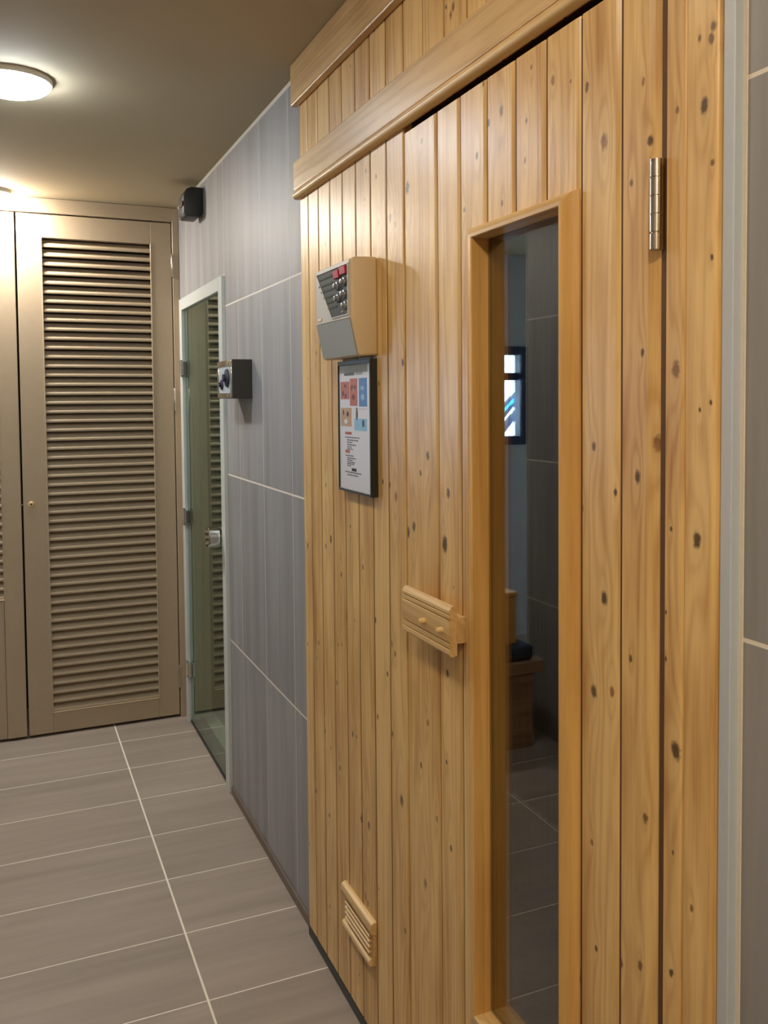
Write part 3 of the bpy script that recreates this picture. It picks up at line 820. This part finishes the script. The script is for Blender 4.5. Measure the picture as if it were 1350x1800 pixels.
for (y, z) in ((1.7560, 1.6965), (1.7960, 1.6930)):
    s_ = obj('rocker_switch', prism([(-0.0805, z - 0.0080), (-0.0845, z - 0.0080), (-0.0870, z + 0.0080), (-0.0805, z + 0.0080)], 'y', y - 0.0165, y + 0.0165, 0.0008), MAT['red_switch'], fp)
    s_['label'] = 'red rocker switch'
for (y, z) in ((1.7560, 1.6735), (1.7980, 1.6690), (1.7560, 1.6480), (1.7940, 1.6430), (1.7500, 1.6240)):
    k = obj('dial_knob', lathe([(0.0092, 0.0), (0.0086, -0.0030), (0.0060, -0.0042), (0.0055, -0.0085), (0.0044, -0.0092)], (-0.0805, y, z), axis='x', n=20), MAT['silver_knob'], fp, smooth=40)
obj('screw', lathe([(0.0030, 0.0), (0.0022, -0.0016)], (-0.0805, 1.7680, 1.6125), axis='x', n=14), MAT['steel'], fp, smooth=40)
obj('maker_tag', box(-0.0815, -0.0799, 1.9010, 1.9240, 1.6040, 1.6105, 0.0006), MAT['brass'], fp)

# ---- framed notice under it
NY0, NY1, NZ0, NZ1 = 1.727, 1.925, 1.2270, 1.5155
nt_ = empty('framed_notice', (FACE, (NY0 + NY1) / 2, NZ0), 'black framed printed notice with small pictures below the control box', 'notice')
bm = bmesh.new()
w = 0.0062
for a in ((NY0, NY0 + w, NZ0, NZ1), (NY1 - w * 0.55, NY1, NZ0, NZ1), (NY0 + w, NY1 - w * 0.55, NZ0, NZ0 + w), (NY0 + w, NY1 - w * 0.55, NZ1 - w * 1.6, NZ1)):
    add_box(bm, -0.0365, FACE, a[0], a[1], a[2], a[3], 0.0008)
obj('frame', bm, MAT['frame_black'], nt_)
sh = obj('sheet', box(-0.0335, FACE, NY0 + w, NY1 - w * 0.5, NZ0 + w, NZ1 - w * 1.5), MAT['paper'], nt_)
LEFT, TOP = NY1 - w * 0.5, NZ1 - w * 1.6           # the far edge is the reader's left
PW, PH = (NY1 - w * 0.5) - (NY0 + w), (NZ1 - w * 1.6) - (NZ0 + w)
def pr_rect(u0, u1, v0, v1, mat, name='printed_patch', lift=0.0003):
    return obj(name, box(-0.0335 - lift, -0.0334, LEFT - u1 * PW, LEFT - u0 * PW, TOP - v1 * PH, TOP - v0 * PH), MAT[mat], sh)
pr_rect(0.0, 0.92, 0.0, 0.060, 'print_grey')
pr_rect(0.18, 0.50, 0.062, 0.082, 'ink', 'printed_line', 0.0005); pr_rect(0.55, 0.76, 0.060, 0.080, 'print_grey', 'printed_line', 0.0005)
def picture(u0, u1, v0, v1, mat, marks):
    p_ = pr_rect(u0, u1, v0, v1, mat, 'printed_picture')
    return p_
def blob(u, v, ru, rv, mat):
    n = 14
    pts = [(LEFT - (u + ru * math.cos(2 * math.pi * i / n)) * PW, TOP - (v + rv * math.sin(2 * math.pi * i / n)) * PH) for i in range(n)]
    return obj('printed_figure', prism(pts, 'x', -0.0341, -0.0335), MAT[mat], sh)
picture(0.05, 0.34, 0.130, 0.272, 'print_red', 0)
picture(0.36, 0.60, 0.108, 0.325, 'print_red', 0)
picture(0.65, 0.90, 0.108, 0.330, 'print_blue', 0)
picture(0.05, 0.40, 0.342, 0.492, 'print_tan', 0)
picture(0.50, 0.89, 0.425, 0.520, 'print_sky', 0)
for u, v, ru, rv, mt in ((0.13, 0.225, .035, .022, 'print_dark'), (0.22, 0.245, .03, .018, 'print_dark'), (0.20, 0.165, .03, .014, 'print_dark'), (0.43, 0.182, .035, .022, 'print_dark'),
                         (0.52, 0.178, .030, .018, 'print_dark'), (0.47, 0.255, .05, .02, 'print_dark'), (0.475, 0.195, .018, .018, 'print_tan'), (0.76, 0.185, .05, .018, 'print_sky'),
                         (0.77, 0.255, .055, .024, 'print_sky'), (0.14, 0.380, .025, .022, 'print_dark'), (0.28, 0.392, .03, .022, 'ink_black'), (0.22, 0.452, .05, .02, 'paper'),
                         (0.58, 0.395, .03, .045, 'ink'), (0.78, 0.462, .028, .030, 'ink_black'), (0.58, 0.350, .02, .012, 'ink')):
    blob(u, v, ru, rv, mt)
pr_rect(0.50, 0.90, 0.346, 0.351, 'print_grey', 'printed_line')
pr_rect(0.19, 0.40, 0.536, 0.558, 'print_red')
pr_rect(0.19, 0.335, 0.682, 0.708, 'print_red')
rl = random.Random(3)
for v, u0, u1 in ((0.580, .19, .66), (0.602, .25, .61), (0.620, .25, .42), (0.640, .25, .54), (0.658, .25, .40), (0.674, .25, .44),
                  (0.728, .20, .46), (0.748, .25, .53), (0.764, .25, .42), (0.780, .25, .51), (0.794, .25, .48), (0.810, .25, .38), (0.862, .18, .70), (0.884, .25, .60)):
    u = u0
    while u < u1:
        ww = rl.uniform(0.03, 0.09)
        pr_rect(u, min(u + ww, u1), v - 0.0045, v + 0.0045, 'ink', 'printed_line')
        u += ww + 0.014
pr_rect(0.40, 0.545, 0.826, 0.850, 'ink_black')

# ---- dark wall box on the tiles (chrome bezel, pale plate with dark shapes)
TY0, TY1, TZ0, TZ1 = 2.834, 3.036, 1.4375, 1.5620
tb = empty('wall_timer_box', (0, (TY0 + TY1) / 2, TZ0), 'dark grey wall box with chrome front on the tiles beside the glass door', 'wall box')
obj('housing', box(-0.0640, 0.0, TY0, TY1, TZ0, TZ1, 0.0018, 2), MAT['box_grey'], tb)
bm = bmesh.new()
for a in ((TY0 + 0.002, TY0 + 0.016, TZ0 + 0.002, TZ1 - 0.002), (TY1 - 0.016, TY1 - 0.002, TZ0 + 0.002, TZ1 - 0.002), (TY0 + 0.016, TY1 - 0.016, TZ0 + 0.002, TZ0 + 0.018), (TY0 + 0.016, TY1 - 0.016, TZ1 - 0.020, TZ1 - 0.002)):
    add_box(bm, -0.0690, -0.0635, a[0], a[1], a[2], a[3], 0.002, 2)
obj('bezel', bm, MAT['chrome'], tb, smooth=40)
pl_ = obj('front_plate', box(-0.0655, -0.0635, TY0 + 0.014, TY1 - 0.014, TZ0 + 0.016, TZ1 - 0.018), MAT['screen'], tb)
obj('dial', lathe([(0.030, 0.0), (0.028, -0.006), (0.012, -0.008), (0.012, -0.016)], (-0.0655, TY0 + 0.062, TZ0 + 0.066), axis='x', n=28), MAT['ink_black'], pl_, smooth=40)
obj('dial', lathe([(0.018, 0.0), (0.016, -0.005), (0.008, -0.006), (0.008, -0.012)], (-0.0655, TY0 + 0.140, TZ0 + 0.046), axis='x', n=24), MAT['ink_black'], pl_, smooth=40)

# ---- black sensor box up in the corner
sb = empty('sensor_box', (0, 3.60, 2.143), 'small black sensor box under the ceiling above the glass door', 'sensor')
side = [(0.0, 2.166), (0.0, 2.259), (-0.046, 2.259), (-0.064, 2.250), (-0.076, 2.226), (-0.077, 2.160), (-0.070, 2.144), (-0.018, 2.143)]
obj('housing', prism(side, 'y', 3.55, 3.655, 0.004, 2), MAT['black_plastic'], sb, smooth=40)
obj('lens', prism([(-0.070, 2.182), (-0.070, 2.204), (-0.0815, 2.202), (-0.0815, 2.184)], 'y', 3.553, 3.600, 0.001), MAT['lens_red'], sb)

# ================================================================== CEILING LAMPS
def ceiling_lamp(x, y, scale, colr, label, R=0.100, group='round ceiling lamps along the corridor'):
    t = empty('ceiling_lamp', (x, y, CEIL), label, 'ceiling lamp', group)
    obj('rim', lathe([(R + 0.004, 0.0), (R + 0.004, -0.010), (R + 0.002, -0.014), (R, -0.014)], (x, y, CEIL), n=40), MAT['lamp_rim'], t, smooth=40)
    prof = [(R, -0.0135)] + [(R * math.cos(a), -0.0135 - 0.32 * R * math.sin(a)) for a in (0.25, 0.55, 0.85, 1.15, 1.4)] + [(0.004, -0.0135 - 0.322 * R)]
    obj('diffuser', lathe(prof, (x, y, CEIL), n=32), emitter('lamp_glow', colr, LAMP_STRENGTH * scale), t, smooth=60)
    return t
lamp_labels = ['bright round ceiling lamp nearer the viewer, at the left edge of the picture', 'round ceiling lamp close above the louvred closet doors',
               'round ceiling lamp above the sauna door', 'unseen round ceiling lamp straight above the viewer, added for brightness', 'unseen round ceiling lamp behind the viewer, added for brightness']
for (x, y, s_, c_), lb in zip(LAMPS, lamp_labels):
    ceiling_lamp(x, y, s_, c_, lb, 0.060 if y > 4 else 0.100)

ceiling_lamp(0.75, 3.55, 0.25, (0.92, 1.0, 0.94), 'unseen dim lamp added inside the steam room to lighten the glass door', 0.080, None)  # unseen fill light, added to brighten the steam room glass

# ================================================================== THINGS SEEN MIRRORED IN THE SAUNA WINDOW
bn = empty('bench', (-1.11, 3.36, 0.0), 'low wooden bench at the left wall, mirrored low in the sauna window', 'bench')
o = obj('bench_top', box(-1.270, -0.950, 3.10, 3.62, 0.312, 0.360, 0.003), MAT['bench_wood'], bn); o['seed'] = 0.4
for yy in (3.125, 3.54):
    o = obj('leg', box(-1.235, -1.000, yy, yy + 0.05, 0.0, 0.312, 0.003), MAT['bench_wood'], bn); o['seed'] = 0.5
tw = box(-1.238, -0.985, 3.12, 3.45, 0.3605, 0.420, 0.016, 3)
tag(obj('folded_towel', tw, MAT['towel'], smooth=60), 'dark blue folded towel on the bench, mirrored in the sauna window', 'towel')
bx = empty('wooden_holder', (-1.12, 3.24, 0.4205), 'upright pale wooden box on the blue towel, mirrored in the sauna window', 'wooden box')
o = obj('box_body', box(-1.183, -1.060, 3.17, 3.31, 0.4205, 0.618, 0.004), MAT['pine_c'], bx); o['seed'] = 0.3
o = obj('box_lid', box(-1.188, -1.055, 3.165, 3.315, 0.618, 0.636, 0.004), MAT['pine_c'], bx); o['seed'] = 0.2
# outside the small window: pale wall with a slanting cyan handrail
og = empty('sloping_handrail', (-2.2, 5.42, 0.6), 'slanting cyan handrail outside the small window, mirrored in the sauna glass', 'handrail')
def slant(name, pa, pb, th, yy, mat):
    a, b = Vector(pa), Vector(pb)
    n_ = Vector((-(b - a).y, (b - a).x)).normalized() * th / 2
    obj(name, prism([tuple(a + n_), tuple(b + n_), tuple(b - n_), tuple(a - n_)], 'y', yy, yy + 0.04), MAT[mat], og)
slant('top_rail', (-2.351, 1.284), (-2.633, 1.56), 0.011, 5.42, 'navy')
slant('rail_panel', (-2.358, 1.267), (-2.63, 1.534), 0.021, 5.42, 'cyan')
slant('lower_rail', (-2.379, 1.239), (-2.622, 1.506), 0.019, 5.42, 'navy')
slant('stringer', (-2.43, 1.202), (-2.602, 1.4), 0.034, 5.42, 'navy')
tag(obj('outside_wall', box(-2.9, -1.3, 5.60, 5.70, 0.0, 1.16), MAT['white_wall']), 'pale low wall outside the small window, mirrored in the sauna glass', 'outside wall')
